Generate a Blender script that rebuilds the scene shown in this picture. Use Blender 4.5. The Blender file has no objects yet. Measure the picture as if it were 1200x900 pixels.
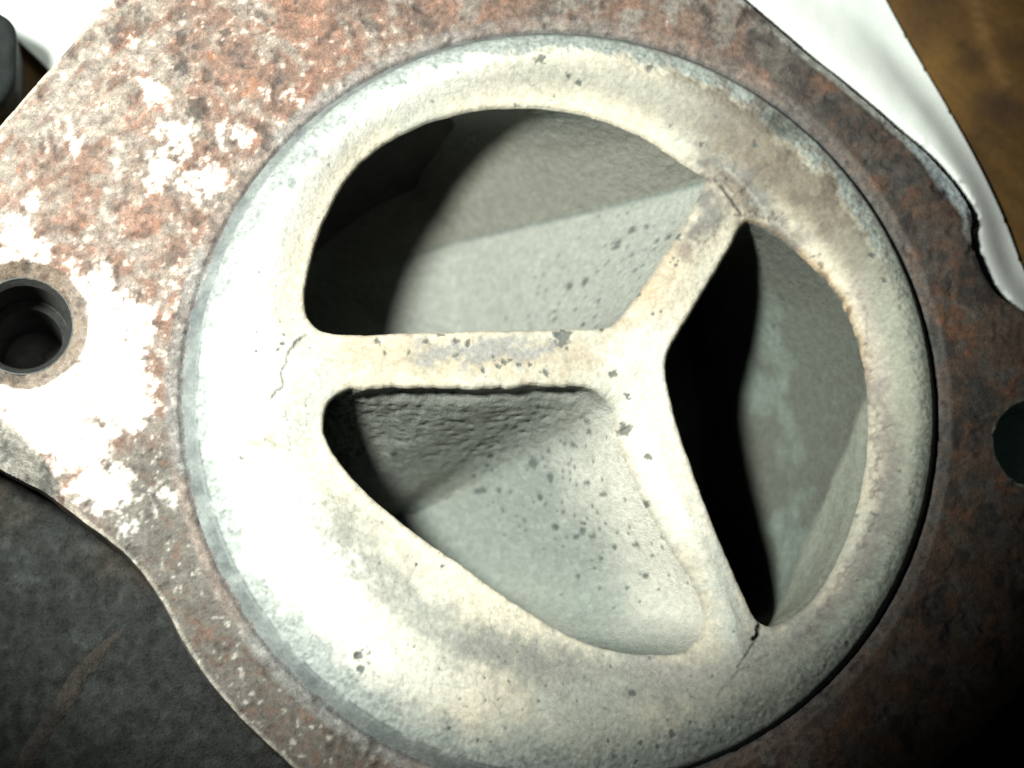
import bpy, math
import numpy as np
from mathutils import Vector, Matrix

# ------------------------------------------------------------------ camera, light, exposure
# all building is done in millimetres; MM turns them into metres
MM = 0.001
sc = bpy.context.scene
CAM_DIST = 290.0
CAM_DIR = Vector((-0.135, -0.150, 0.979)).normalized()
CAM_LOC = CAM_DIR * CAM_DIST
LENS = 36.0 * CAM_DIST / 120.0
fwd = (-CAM_DIR).normalized()
right = fwd.cross(Vector((0, 1, 0))).normalized()
up = right.cross(fwd).normalized()
cam = bpy.data.cameras.new('camera')
cam.lens = LENS; cam.sensor_width = 36.0; cam.sensor_fit = 'HORIZONTAL'
cam.clip_start = 0.02; cam.clip_end = 20.0
cam.dof.use_dof = True; cam.dof.focus_distance = (CAM_DIST - 1.0) * MM; cam.dof.aperture_fstop = 14.0
cam_o = bpy.data.objects.new('camera', cam)
sc.collection.objects.link(cam_o)
rot = Matrix((right, up, -fwd)).transposed()
cam_o.matrix_world = Matrix.Translation(CAM_LOC * MM) @ rot.to_4x4()
sc.camera = cam_o

w = bpy.data.worlds.new('World'); sc.world = w; w.use_nodes = True
bg = w.node_tree.nodes['Background']
bg.inputs[0].default_value = (0.75, 0.9, 1.0, 1); bg.inputs[1].default_value = 0.006

sp = bpy.data.lights.new('torch', 'SPOT')
sp.energy = 5.5; sp.color = (0.97, 1.0, 0.91)
sp.spot_size = math.radians(42.0); sp.spot_blend = 0.45; sp.shadow_soft_size = 0.015
torch = bpy.data.objects.new('torch', sp)
sc.collection.objects.link(torch)
T_AIM = Vector((-28.5, 26, 0)); T_LOC = Vector((-112, 26, 186))
torch.location = T_LOC * MM
torch.rotation_euler = (T_AIM - T_LOC).to_track_quat('-Z', 'Y').to_euler()

sc.render.engine = 'CYCLES'
sc.cycles.diffuse_bounces = 1
sc.view_settings.view_transform = 'Standard'; sc.view_settings.look = 'None'
sc.view_settings.exposure = 0.0; sc.view_settings.gamma = 1.0

# ------------------------------------------------------------------ helpers
rng = np.random.default_rng(7)
C_ = np.array(CAM_LOC); F_ = np.array(fwd); R_ = np.array(right); U_ = np.array(up)
TAN = 18.0 / LENS

def ray_point(px, py, z):
    """where the sight line through a spot of the photograph meets the height z (mm)"""
    px = np.asarray(px, float); py = np.asarray(py, float)
    a = (px - 600) / 600 * TAN; b = (450 - py) / 600 * TAN
    d = F_[None] + a.reshape(-1, 1) * R_[None] + b.reshape(-1, 1) * U_[None]
    k = (z - C_[2]) / d[:, 2]
    return (C_[None] + d * np.reshape(k, (-1, 1)))

def P2(pts, z):
    p = np.array(pts, float)
    return ray_point(p[:, 0], p[:, 1], z)[:, :2]

def proj(v):
    d = v - C_[None]
    dep = d @ F_
    return 600 + (d @ R_) / dep / TAN * 600, 450 - (d @ U_) / dep / TAN * 600

def smooth(a, b, x):
    t = np.clip((x - a) / (b - a), 0, 1)
    return t * t * (3 - 2 * t)

def hash3(i, j, k, seed):
    h = (i.astype(np.int64) * 374761393 + j.astype(np.int64) * 668265263 + k.astype(np.int64) * 2147483647 + seed * 974711) & 0xFFFFFFFF
    h = ((h ^ (h >> 13)) * 1274126177) & 0xFFFFFFFF
    h = ((h ^ (h >> 16)) * 2246822519) & 0xFFFFFFFF
    return ((h ^ (h >> 15)) & 0xFFFFFF) / float(0xFFFFFF)

def vnoise(x, y, z=None, seed=0):
    x = np.asarray(x, float); y = np.asarray(y, float)
    two = z is None
    i = np.floor(x); j = np.floor(y)
    u = x - i; v = y - j
    u = u * u * (3 - 2 * u); v = v * v * (3 - 2 * v)
    if two:
        k = np.zeros_like(i)
        def H(a, b): return hash3(i + a, j + b, k, seed)
        return (H(0, 0) * (1 - u) + H(1, 0) * u) * (1 - v) + (H(0, 1) * (1 - u) + H(1, 1) * u) * v
    z = np.asarray(z, float)
    k = np.floor(z); t = z - k; t = t * t * (3 - 2 * t)
    def L(c):
        def H(a, b): return hash3(i + a, j + b, k + c, seed)
        return (H(0, 0) * (1 - u) + H(1, 0) * u) * (1 - v) + (H(0, 1) * (1 - u) + H(1, 1) * u) * v
    return L(0) * (1 - t) + L(1) * t

def fbm(x, y, z=None, f=1.0, octv=4, seed=0, rough=0.55):
    """fractal noise about 0, roughly -0.5..0.5"""
    s = 0; a = 1.0; tot = 0
    for o in range(octv):
        ff = f * 2.03 ** o
        cs, sn = math.cos(0.5 + 0.9 * o + seed), math.sin(0.5 + 0.9 * o + seed)      # turn each octave so that no grid shows
        xr, yr = x * cs - y * sn, x * sn + y * cs
        zr = None
        if z is not None: yr, zr = yr * 0.8 - z * 0.6, yr * 0.6 + z * 0.8; zr = zr * ff + 4.7 * o
        s = s + a * (vnoise(xr * ff + 17.3 * o, yr * ff - 9.1 * o, zr, seed + o) - 0.5)
        tot += a; a *= rough
    return s / tot * 1.6

def spline(ctrl, per=8, closed=True):
    """centripetal-free Catmull-Rom through the control points (n,k)"""
    c = np.asarray(ctrl, float); n = len(c)
    out = []
    for i in range(n if closed else n - 1):
        if closed:
            p0, p1, p2, p3 = c[i - 1], c[i], c[(i + 1) % n], c[(i + 2) % n]
        else:
            p0, p1, p2, p3 = c[max(i - 1, 0)], c[i], c[i + 1], c[min(i + 2, n - 1)]
        d = np.linalg.norm(p2 - p1) + 1e-9
        m1 = (p2 - p0) * d / (np.linalg.norm(p2 - p1) + np.linalg.norm(p1 - p0) + 1e-9)
        m2 = (p3 - p1) * d / (np.linalg.norm(p3 - p2) + np.linalg.norm(p2 - p1) + 1e-9)
        for t in np.arange(per) / per:
            t2 = t * t; t3 = t2 * t
            out.append((2*t3-3*t2+1)*p1 + (t3-2*t2+t)*m1 + (-2*t3+3*t2)*p2 + (t3-t2)*m2)
    if not closed: out.append(c[-1])
    return np.array(out)

def seg_dist(X, Y, poly, closed=False):
    """unsigned distance of points to a polyline"""
    sh = X.shape; x = X.ravel().astype(np.float32); y = Y.ravel().astype(np.float32)
    a = np.asarray(poly, np.float32)
    b = np.roll(a, -1, 0) if closed else a[1:]
    if not closed: a = a[:-1]
    best = np.full(x.shape, 1e9, np.float32)
    for (ax, ay), (bx, by) in zip(a, b):
        dx, dy = bx - ax, by - ay
        L = dx * dx + dy * dy + 1e-12
        t = np.clip(((x - ax) * dx + (y - ay) * dy) / L, 0, 1)
        best = np.minimum(best, (x - ax - t * dx) ** 2 + (y - ay - t * dy) ** 2)
    return np.sqrt(best).astype(float).reshape(sh)

def inside(X, Y, poly):
    sh = X.shape; x = X.ravel(); y = Y.ravel(); r = np.zeros(x.shape, bool)
    n = len(poly)
    for i in range(n):
        ax, ay = poly[i]; bx, by = poly[(i + 1) % n]
        if ay == by: continue
        c = (ay > y) != (by > y)
        r ^= c & (x < (bx - ax) * (y - ay) / (by - ay) + ax)
    return r.reshape(sh)

def sdf(X, Y, poly):
    """positive inside the polygon"""
    d = seg_dist(X, Y, poly, True)
    return np.where(inside(X, Y, poly), d, -d)

def line_mask(X, Y, pts, z, width, warp=0.0, seed=0):
    """soft mask round a traced line (photo coordinates) lying at height z"""
    q = P2(pts, z)
    if len(q) > 2: q = spline(q, 6, False)
    x0, y0 = q.min(0) - 3 * width - 3; x1, y1 = q.max(0) + 3 * width + 3
    sel = (X > x0) & (X < x1) & (Y > y0) & (Y < y1)
    m = np.zeros(X.shape)
    if sel.any():
        xs, ys = X[sel], Y[sel]
        if warp:
            wx = warp * fbm(xs, ys, None, 0.9, 3, seed); wy = warp * fbm(xs, ys, None, 0.9, 3, seed + 50)
            xs, ys = xs + wx, ys + wy
        m[sel] = np.exp(-(seg_dist(xs, ys, q) / width) ** 2)
    return m

def spot_mask(X, Y, x, y, r, seed=0, stretch=1.0, ang=0.0, sharp=True):
    sel = (np.abs(X - x) < 3 * r * max(1, stretch)) & (np.abs(Y - y) < 3 * r * max(1, stretch))
    m = np.zeros(X.shape)
    if sel.any():
        dx = X[sel] - x; dy = Y[sel] - y
        c, s = math.cos(ang), math.sin(ang)
        u = (dx * c + dy * s) / stretch; v = -dx * s + dy * c
        rr = np.sqrt(u * u + v * v) * (1 + 0.9 * fbm(dx + seed * 3.1, dy, None, 1.2 / r, 2, seed))
        m[sel] = 1 - smooth(0.75 * r, 1.2 * r, rr) if sharp else np.exp(-(rr / r) ** 2)
    return m

def mixc(col, c, m):
    m = np.clip(m, 0, 1)[..., None]
    return col * (1 - m) + np.array(c, float) * m

def make_obj(name, V, faces, mat, parent=None, col=None, smoothf=True, normals=None, extra=None):
    """V in mm; faces a (n,3|4) int array or list"""
    me = bpy.data.meshes.new(name)
    V = np.asarray(V, float) * MM
    if isinstance(faces, np.ndarray):
        n, k = faces.shape
        me.vertices.add(len(V)); me.vertices.foreach_set('co', V.astype(np.float32).ravel())
        me.loops.add(n * k); me.loops.foreach_set('vertex_index', faces.astype(np.int32).ravel())
        me.polygons.add(n); me.polygons.foreach_set('loop_start', (np.arange(n) * k).astype(np.int32))
        me.update(calc_edges=True)
    else:
        me.from_pydata([tuple(v) for v in V], [], faces); me.update()
    me.validate()
    me.polygons.foreach_set('use_smooth', np.full(len(me.polygons), smoothf))
    if col is not None:
        a = me.attributes.new('tint', 'FLOAT_COLOR', 'POINT')
        c4 = np.ones((len(V), 4), np.float32); c4[:, :3] = np.clip(col, 0.002, 0.95)
        a.data.foreach_set('color', c4.ravel())
    if normals is not None:
        me.normals_split_custom_set_from_vertices(normals.tolist())
    me.materials.append(mat)
    o = bpy.data.objects.new(name, me); sc.collection.objects.link(o)
    if parent is not None: o.parent = parent
    return o

def tag(o, label=None, cat=None, group=None, kind=None):
    if label: o['label'] = label
    if cat: o['category'] = cat
    if group: o['group'] = group
    if kind: o['kind'] = kind
    return o

def vert_normals(V, F):
    a = V[F[:, 1]] - V[F[:, 0]]; b = V[F[:, 3 if F.shape[1] == 4 else 2]] - V[F[:, 0]]
    n = np.cross(a, b); N = np.zeros_like(V)
    for k in range(F.shape[1]): np.add.at(N, F[:, k], n)
    return N / (np.linalg.norm(N, axis=1, keepdims=True) + 1e-12)

def compact(V, F, *arrs):
    used = np.unique(F); m = np.full(len(V), -1); m[used] = np.arange(len(used))
    return (V[used], m[F]) + tuple(a[used] for a in arrs)

def lathe(profile, center, seg=96):
    """profile list of (r,z); returns V,F"""
    th = np.linspace(0, 2 * np.pi, seg, endpoint=False)
    V = np.concatenate([np.stack([center[0] + r * np.cos(th), center[1] + r * np.sin(th), np.full(seg, z)], 1) for r, z in profile])
    F = []
    for i in range(len(profile) - 1):
        for j in range(seg):
            k = (j + 1) % seg
            F.append((i * seg + j, i * seg + k, (i + 1) * seg + k, (i + 1) * seg + j))
    return V, np.array(F)

# ------------------------------------------------------------------ materials
def base_mat(name, rough=(0.55, 0.9), spec=0.35, bump=0.25, scales=(1.2, 5.0), tint_attr=True, color=(.5, .5, .5), grain=0.25, metal=0.0, bump_dist=0.15):
    """vertex tint x fine procedural grain, two-scale bump, mottled roughness; noise is in millimetres"""
    m = bpy.data.materials.new(name); m.use_nodes = True
    nt = m.node_tree; N = nt.nodes; L = nt.links
    b = N['Principled BSDF']
    tc = N.new('ShaderNodeTexCoord'); mp = N.new('ShaderNodeMapping')
    mp.inputs['Scale'].default_value = (1000, 1000, 1000)
    L.new(tc.outputs['Object'], mp.inputs['Vector'])
    def noise(s, det=6, r=0.6):
        n = N.new('ShaderNodeTexNoise'); n.inputs['Scale'].default_value = s
        n.inputs['Detail'].default_value = det; n.inputs['Roughness'].default_value = r
        L.new(mp.outputs[0], n.inputs['Vector']); return n.outputs['Fac']
    n1 = noise(scales[0]); n2 = noise(scales[1], 4, 0.65)
    add = N.new('ShaderNodeMath'); add.operation = 'ADD'; L.new(n1, add.inputs[0]); L.new(n2, add.inputs[1])
    rg = N.new('ShaderNodeMapRange'); rg.inputs[1].default_value = 0.7; rg.inputs[2].default_value = 1.3
    rg.inputs[3].default_value = 1 - grain; rg.inputs[4].default_value = 1 + grain
    L.new(add.outputs[0], rg.inputs[0])
    mul = N.new('ShaderNodeVectorMath'); mul.operation = 'SCALE'
    if tint_attr:
        at = N.new('ShaderNodeAttribute'); at.attribute_name = 'tint'; L.new(at.outputs['Color'], mul.inputs[0])
    else:
        mul.inputs[0].default_value = color
    L.new(rg.outputs[0], mul.inputs['Scale'])
    L.new(mul.outputs[0], b.inputs['Base Color'])
    rr = N.new('ShaderNodeMapRange'); rr.inputs[1].default_value = 0.3; rr.inputs[2].default_value = 0.7
    rr.inputs[3].default_value = rough[0]; rr.inputs[4].default_value = rough[1]
    L.new(n1, rr.inputs[0]); L.new(rr.outputs[0], b.inputs['Roughness'])
    b.inputs['Specular IOR Level'].default_value = spec; b.inputs['Metallic'].default_value = metal
    bp = N.new('ShaderNodeBump'); bp.inputs['Strength'].default_value = bump; bp.inputs['Distance'].default_value = bump_dist * MM
    L.new(add.outputs[0], bp.inputs['Height']); L.new(bp.outputs[0], b.inputs['Normal'])
    return m

M_ash = base_mat('ash_coated_iron', (0.7, 0.95), 0.25, 0.8, (2.2, 7.0), grain=0.2, bump_dist=0.12)
M_port = base_mat('sooty_port_iron', (0.75, 0.95), 0.2, 0.9, (1.4, 4.5), grain=0.22, bump_dist=0.25)
M_rust = base_mat('rusty_flange_iron', (0.42, 0.85), 0.45, 0.9, (1.1, 4.5), grain=0.5, bump_dist=0.2)
M_cast = base_mat('dark_cast_iron', (0.5, 0.85), 0.35, 1.0, (0.8, 3.0), grain=0.6, bump_dist=0.5)
M_thread = base_mat('worn_thread_steel', (0.35, 0.6), 0.5, 0.3, (1.5, 6), tint_attr=False, color=(0.05, 0.052, 0.05), metal=0.3)
M_bore = base_mat('greenish_dirty_iron', (0.5, 0.8), 0.35, 0.4, (0.3, 2.0), tint_attr=False, color=(0.17, 0.23, 0.21))
M_cloth = base_mat('white_cotton_cloth', (0.9, 1.0), 0.1, 0.3, (0.25, 3.0), grain=0.05)
M_wood = base_mat('stained_brown_board', (0.55, 0.8), 0.3, 0.3, (0.10, 1.0), grain=0.22)
M_block = base_mat('black_ribbed_steel', (0.6, 0.9), 0.12, 0.5, (0.5, 2.5), grain=0.3)

# ------------------------------------------------------------------ the setting: the bench board under everything
TABLE_Z = -32.0
BOARD_Z = -7.0
GF = lambda I: np.stack([I[:-1, :-1], I[:-1, 1:], I[1:, 1:], I[1:, :-1]], -1).reshape(-1, 4)
def grained(X, Y, base):
    g = fbm(X * 0.7 + Y * 0.7, (Y - X) * 0.09, None, 0.5, 4, 3)
    c = np.ones(X.shape + (3,)) * np.array(base)
    return c * (1 + 0.55 * g)[..., None] * (1 + 0.5 * fbm(X, Y, None, 0.06, 4, 9))[..., None]
X, Y = np.meshgrid(np.linspace(-330, 330, 221), np.linspace(-300, 330, 211))
I = np.arange(X.size).reshape(X.shape)
tag(make_obj('bench_top', np.stack([X, Y, np.full(X.shape, TABLE_Z)], -1).reshape(-1, 3), GF(I), M_wood, col=grained(X, Y, (0.13, 0.075, 0.03)).reshape(-1, 3)), kind='structure')

# ------------------------------------------------------------------ manifold: traced outlines
manifold = bpy.data.objects.new('exhaust_manifold', None); sc.collection.objects.link(manifold)
manifold.location = (0, 0, TABLE_Z * MM)
tag(manifold, 'rusty cast iron exhaust manifold, flange up, cracked three-way divider in its round outlet', 'manifold')
def child(o):
    o.parent = manifold
    o.matrix_parent_inverse = Matrix.Translation((0, 0, -TABLE_Z * MM))
    return o
Z_EDGE = -1.0      # height of the divider webs and of the port mouths
FIL = 0.8          # rounding of the port mouths
Z_TOP = Z_EDGE - FIL
Z_DEEP = -28.0

# rim: circle fitted to points read off its foot
foot = [(212, 480), (262, 270), (400, 110), (640, 30), (913, 127), (987, 187), (1047, 293), (1092, 480), (1083, 600), (1040, 700), (967, 817), (850, 897), (400, 833), (300, 735), (233, 600)]
q = P2(foot, 0.3)
A = np.c_[2 * q, np.ones(len(q))]; s = np.linalg.lstsq(A, (q ** 2).sum(1), rcond=None)[0]
RC = s[:2]; RR = math.sqrt(s[2] + (RC ** 2).sum())
print('rim centre', RC, 'radius', RR, 'res', np.abs(np.linalg.norm(q - RC, axis=1) - RR).max())

PORTS = {
 'A': [((828, 211), (560, 277)), ((822, 228), (558, 292)), ((806, 257), (555, 320)), ((778, 301), (555, 365)), ((748, 346), (560, 412)), ((722, 377), (560, 440)), ((706, 384), (545, 452)),
       ((640, 386), (480, 456)), ((560, 388), (400, 458)), ((480, 390), (320, 460)), ((405, 392), (235, 462)), ((372, 385), (200, 455)), ((358, 362), (185, 425)),
       ((361, 325), (180, 370)), ((374, 275), (190, 310)), ((405, 213), (215, 240)), ((450, 170), (260, 190)), ((520, 138), (325, 155)), ((600, 126), (390, 140)),
       ((680, 134), (440, 155)), ((750, 159), (490, 195)), ((795, 188), (530, 240)), ((820, 204), (553, 268))],
 'B': [((383, 478), (225, 520)), ((400, 460), (240, 505)), ((440, 455), (290, 560)), ((500, 454), (345, 585)), ((560, 456), (395, 596)), ((640, 452), (450, 596)), ((692, 455), (486, 590)),
       ((716, 474), (502, 592)), ((732, 522), (505, 598)), ((762, 590), (503, 605)), ((796, 647), (498, 622)), ((824, 695), (492, 648)), ((829, 733), (480, 672)), ((802, 763), (455, 690)), ((750, 767), (415, 695)),
       ((690, 755), (365, 690)), ((620, 718), (310, 665)), ((540, 662), (260, 640)), ((470, 612), (220, 615)), ((415, 562), (190, 590)), ((383, 515), (195, 555))],
 'C': [((873, 262), (775, 335)), ((858, 287), (755, 350)), ((835, 325), (730, 375)), ((805, 375), (700, 415)), ((783, 415), (685, 450)), ((783, 450), (685, 485)), ((800, 515), (700, 545)), ((825, 585), (725, 610)), ((850, 647), (755, 670)), ((872, 697), (785, 715)), ((888, 728), (815, 742)),
       ((910, 733), (835, 742)), ((950, 707), (850, 720)), ((985, 657), (850, 680)), ((1010, 592), (845, 625)), ((1022, 520), (840, 560)), ((1020, 455), (838, 500)), ((1005, 395), (830, 450)), ((975, 338), (820, 405)), ((925, 288), (805, 365)), ((895, 267), (790, 342))],
}
OUT = {}; FW = {}; FD = {}
for k, pts in PORTS.items():
    top = np.array([p[0] for p in pts], float); dp = np.array([p[1] for p in pts], float)
    wt = P2(top, Z_EDGE - 0.4); wd = P2(dp, Z_DEEP)
    # one spline parameter for both outlines; jitter gives the mouth its rough cast edge
    d4 = spline(np.c_[wt, wd * 1.0], 14)
    t2 = d4[:, :2].copy(); tn = np.roll(t2, -1, 0) - np.roll(t2, 1, 0); tn /= np.linalg.norm(tn, axis=1, keepdims=True) + 1e-9
    nrm = np.c_[tn[:, 1], -tn[:, 0]]
    amp = 0.16
    jit = amp * fbm(t2[:, 0], t2[:, 1], None, 0.9, 4, 11)
    if k == 'B':   # broken, crumbly lower edge of the level web
        ut = (np.arange(len(t2)) / 14)
        jit = jit + 0.36 * smooth(0.5, 1.5, ut) * smooth(7.2, 6.2, ut) * fbm(t2[:, 0], t2[:, 1], None, 0.7, 4, 21)
    OUT[k] = (t2 + nrm * jit[:, None], d4[:, 2:], t2)
    ut = np.arange(len(t2)) / 14
    m = np.zeros(len(t2))
    if k == 'B': m = smooth(6.0, 8.0, ut) * smooth(13.2, 11.4, ut)
    if k == 'A': m = 0.35 * smooth(0.4, 2.0, ut) * smooth(5.6, 4.2, ut)
    if k == 'C': m = 0.55 * smooth(11.5, 13.5, ut) * smooth(17.5, 15.5, ut)
    FW[k] = FIL + 3.8 * m; FD[k] = FIL + 2.9 * m

# ------------------------------------------------------------------ rim and divider webs: one dense relief, cut into its parts
ST = 0.16
xs = np.arange(RC[0] - RR - 1, RC[0] + RR + 1, ST); ys = np.arange(RC[1] - RR - 1, RC[1] + RR + 1, ST)
X, Y = np.meshgrid(xs, ys)
t_out = RR - np.hypot(X - RC[0], Y - RC[1])
d_in = np.full(X.shape, 1e9)
fw = np.full(X.shape, FIL); fd = np.full(X.shape, FIL)
for k in OUT:
    dk = -sdf(X, Y, OUT[k][0])
    sel = (dk < 5.5) & (dk > -1) & (dk < d_in)
    if sel.any():
        px, py = X[sel], Y[sel]; best = np.full(px.shape, 1e9); wv = np.zeros(px.shape); dv = np.zeros(px.shape)
        for (ox, oy), a_, b_ in zip(OUT[k][0], FW[k], FD[k]):
            q_ = (px - ox) ** 2 + (py - oy) ** 2; u_ = q_ < best
            best[u_] = q_[u_]; wv[u_] = a_; dv[u_] = b_
        fw[sel] = wv; fd[sel] = dv
    d_in = np.minimum(d_in, dk)
S = np.minimum(t_out, d_in)
gy, gx = np.gradient(S, ST)
gl = np.hypot(gx, gy) + 1e-9
snap = (S < 0.25 * ST) & (S > -2 * ST)
X = np.where(snap, X - S * gx / gl, X); Y = np.where(snap, Y - S * gy / gl, Y)
d_in = np.where(snap & (d_in < 0.3 * ST), 0, d_in)
t_out = np.where(snap & (t_out < 0.3 * ST), 0, t_out)
ss = np.clip(t_out, 0.001, None) / (np.clip(t_out, 0.001, None) + np.clip(d_in, 0.001, None))
CREST = 2.0
prof = np.where(ss < 0.38, 0.55 + (CREST - 0.55) * np.sin(np.clip(ss / 0.38, 0, 1) * np.pi / 2), Z_EDGE + (CREST - Z_EDGE) * (1 + np.cos(np.pi * np.clip((ss - 0.38) / 0.62, 0, 1))) / 2)
_a = np.degrees(np.arctan2(Y - RC[1], X - RC[0])) % 360
foot_w = smooth(105, 170, _a) * smooth(300, 250, _a)
cham = -0.5 + t_out * (2.1 - 1.1 * foot_w)
kk = 0.5
hmix = np.clip(0.5 + 0.5 * (cham - prof) / kk, 0, 1)
H = cham * (1 - hmix) + prof * hmix - kk * hmix * (1 - hmix)
dd = np.clip(1 - d_in / fw, 0, 1)
H = H - fd * (1 - np.sqrt(np.clip(1 - dd ** 2, 0, None)))
# relief: lumps, sand grain
H += 0.22 * fbm(X, Y, None, 0.12, 3, 31) * smooth(0, 2, t_out)
H += 0.075 * fbm(X, Y, None, 0.8, 4, 33)
grainy = smooth(5.5, 2.0, t_out + 2.5 * fbm(X, Y, None, 0.25, 3, 36))
H += (0.055 + 0.11 * grainy * smooth(1.5, 2.0, t_out)) * fbm(X, Y, None, 2.2, 2, 35)

# colours: pale ash, grey-green sandy outer band, tan heat stain, purple-grey smudge, soot
cream = np.array((0.585, 0.54, 0.44))
colr = np.ones(X.shape + (3,)) * cream
n_big = fbm(X, Y, None, 0.10, 4, 41); n_mid = fbm(X, Y, None, 0.5, 4, 42); n_fine = fbm(X, Y, None, 2.4, 3, 43)
PX, PY = proj(np.stack([X, Y, H], -1).reshape(-1, 3)); PX = PX.reshape(X.shape); PY = PY.reshape(X.shape)
colr = mixc(colr, (0.47, 0.485, 0.43), 0.8 * smooth(-0.1, 0.35, n_big))
ang = np.arctan2(Y - RC[1], X - RC[0])
rim_zone = smooth(0.9, 0.6, ss)
def sector(a0, a1, soft=0.25):
    a = np.degrees(ang) % 360
    mid = (a0 + a1) / 2; half = (a1 - a0) / 2
    dlt = np.abs((a - mid + 180) % 360 - 180)
    return smooth(half + soft * 60, half - soft * 60 + 1e-3, dlt)
colr = mixc(colr, (0.74, 0.73, 0.68), 0.92 * sector(105, 238, 0.3) * rim_zone)  # left rim whitened: overexposed light put into its colour
low_s = sector(205, 330, 0.6)
edge_b = 2.7 + 2.6 * low_s
wid_b = 0.5 + 2.2 * low_s
band = smooth(edge_b + wid_b, edge_b - wid_b, t_out + 2.4 * n_mid + 1.5 * n_big)
colr = mixc(colr, (0.255, 0.295, 0.29), 0.85 * band)
# tan and brown heat stain on the upper right
tan_m = sector(18, 74) * smooth(2.0, 4.2, t_out + 2.5 * n_mid) * (0.86 + 0.14 * smooth(-0.2, 0.2, n_mid + n_big))
colr = mixc(colr, (0.125, 0.104, 0.078), 0.95 * tan_m * rim_zone)
colr = mixc(colr, (0.13, 0.105, 0.09), 0.6 * sector(25, 75) * smooth(0.0, 0.3, n_mid + 0.1) * rim_zone)
colr = mixc(colr, (0.35, 0.345, 0.30), 0.85 * sector(64, 108) * smooth(3, 5, t_out + 2 * n_mid) * rim_zone)
# right and lower right: grey-green, sandy, weaker light also darkened into the colour
colr = mixc(colr, (0.30, 0.325, 0.275), 0.8 * sector(-60, 25) * rim_zone)
colr = mixc(colr, (0.27, 0.30, 0.275), 0.6 * sector(-100, -25) * rim_zone * smooth(-.3, .3, n_big + .1))
def L(pts, wdt, c, k, z=1.0, warp=1.0, seed=0):
    global colr
    m = line_mask(X, Y, pts, z, wdt, warp, seed)
    colr = mixc(colr, c, k * m)
    return m
L([(400, 610), (460, 690), (540, 750), (620, 775), (720, 790), (830, 795), (900, 770), (945, 720)], 3.2, (0.27, 0.275, 0.25), 0.85, 1, 4, 3)
L([(560, 745), (600, 765), (660, 780)], 2.2, (0.20, 0.205, 0.19), 0.7, 1, 3, 4)
L([(420, 700), (480, 760), (560, 800)], 1.6, (0.62, 0.59, 0.5), 0.6, 1, 3, 5)
L([(1032, 450), (1045, 520), (1040, 590), (1010, 660), (965, 725), (930, 755)], 1.1, (0.225, 0.21, 0.195), 0.75, 0.5, 1.5, 6)
L([(1003, 330), (1025, 400), (1032, 450)], 0.9, (0.32, 0.28, 0.27), 0.5, 0.5, 1.2, 7)
L([(880, 262), (930, 290), (975, 335), (1003, 390), (1016, 440)], 0.8, (0.42, 0.30, 0.18), 0.8, -0.5, 0.6, 8)
L([(830, 185), (870, 215), (905, 250), (935, 280)], 1.3, (0.15, 0.157, 0.157), 0.85, 0.5, 1.5, 9)
L([(835, 190), (860, 225), (890, 262), (925, 285)], 1.9, (0.15, 0.115, 0.085), 0.6, 0.3, 3.0, 23)
L([(850, 195), (890, 235), (925, 272), (960, 300)], 0.22, (0.50, 0.48, 0.43), 0.35, 0.5, 0.6, 10)
L([(905, 138), (918, 148), (930, 152)], 1.7, (0.075, 0.08, 0.07), 0.85, 0.8, 1.5, 11)
L([(985, 200), (1010, 240)], 0.8, (0.14, 0.15, 0.15), 0.6, 0.8, 1.5, 12)
L([(295, 520), (312, 522), (325, 518)], 1.0, (0.25, 0.22, 0.15), 0.6, 1.5, 2.5, 13)
L([(360, 410), (385, 425), (370, 470), (350, 500)], 2.0, (0.43, 0.46, 0.44), 0.7, 0, 2.5, 14)
L([(740, 740), (790, 790), (860, 790), (895, 740)], 1.6, (0.36, 0.34, 0.33), 0.5, 0, 2.0, 15)
# webs: warm ash with a bluish worn patch, grey ends
L([(420, 415), (560, 418), (700, 415), (745, 360), (790, 300)], 3.0, (0.40, 0.335, 0.25), 0.8, Z_EDGE, 3, 16)
L([(500, 415), (560, 412), (640, 408)], 1.3, (0.23, 0.24, 0.245), 0.8, Z_EDGE, 2.5, 17)
L([(825, 232), (835, 255), (815, 280)], 1.7, (0.13, 0.128, 0.122), 0.9, Z_EDGE, 1.6, 18)
L([(800, 285), (806, 300)], 0.9, (0.13, 0.10, 0.095), 0.6, Z_EDGE, 1.2, 19)
L([(840, 640), (850, 690), (860, 740)], 2.2, (0.40, 0.43, 0.41), 0.75, Z_EDGE, 2.5, 20)
L([(740, 330), (770, 350), (720, 372)], 0.9, (0.50, 0.37, 0.24), 0.45, Z_EDGE, 1.6, 21)
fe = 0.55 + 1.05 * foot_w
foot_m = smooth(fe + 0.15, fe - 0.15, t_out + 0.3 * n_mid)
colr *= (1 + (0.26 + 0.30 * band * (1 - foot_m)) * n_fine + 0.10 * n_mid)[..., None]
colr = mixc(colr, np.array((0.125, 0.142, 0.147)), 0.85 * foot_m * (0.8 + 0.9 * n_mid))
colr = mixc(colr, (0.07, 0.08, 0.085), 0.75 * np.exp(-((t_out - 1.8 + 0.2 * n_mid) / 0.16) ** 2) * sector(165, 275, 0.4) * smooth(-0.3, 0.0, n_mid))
L([(735, 420), (770, 400), (768, 470), (775, 540), (800, 610)], 3.2, (0.68, 0.665, 0.61), 0.75, Z_EDGE, 3, 22)  # hub whitened: its blown highlight painted into the ash
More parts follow.
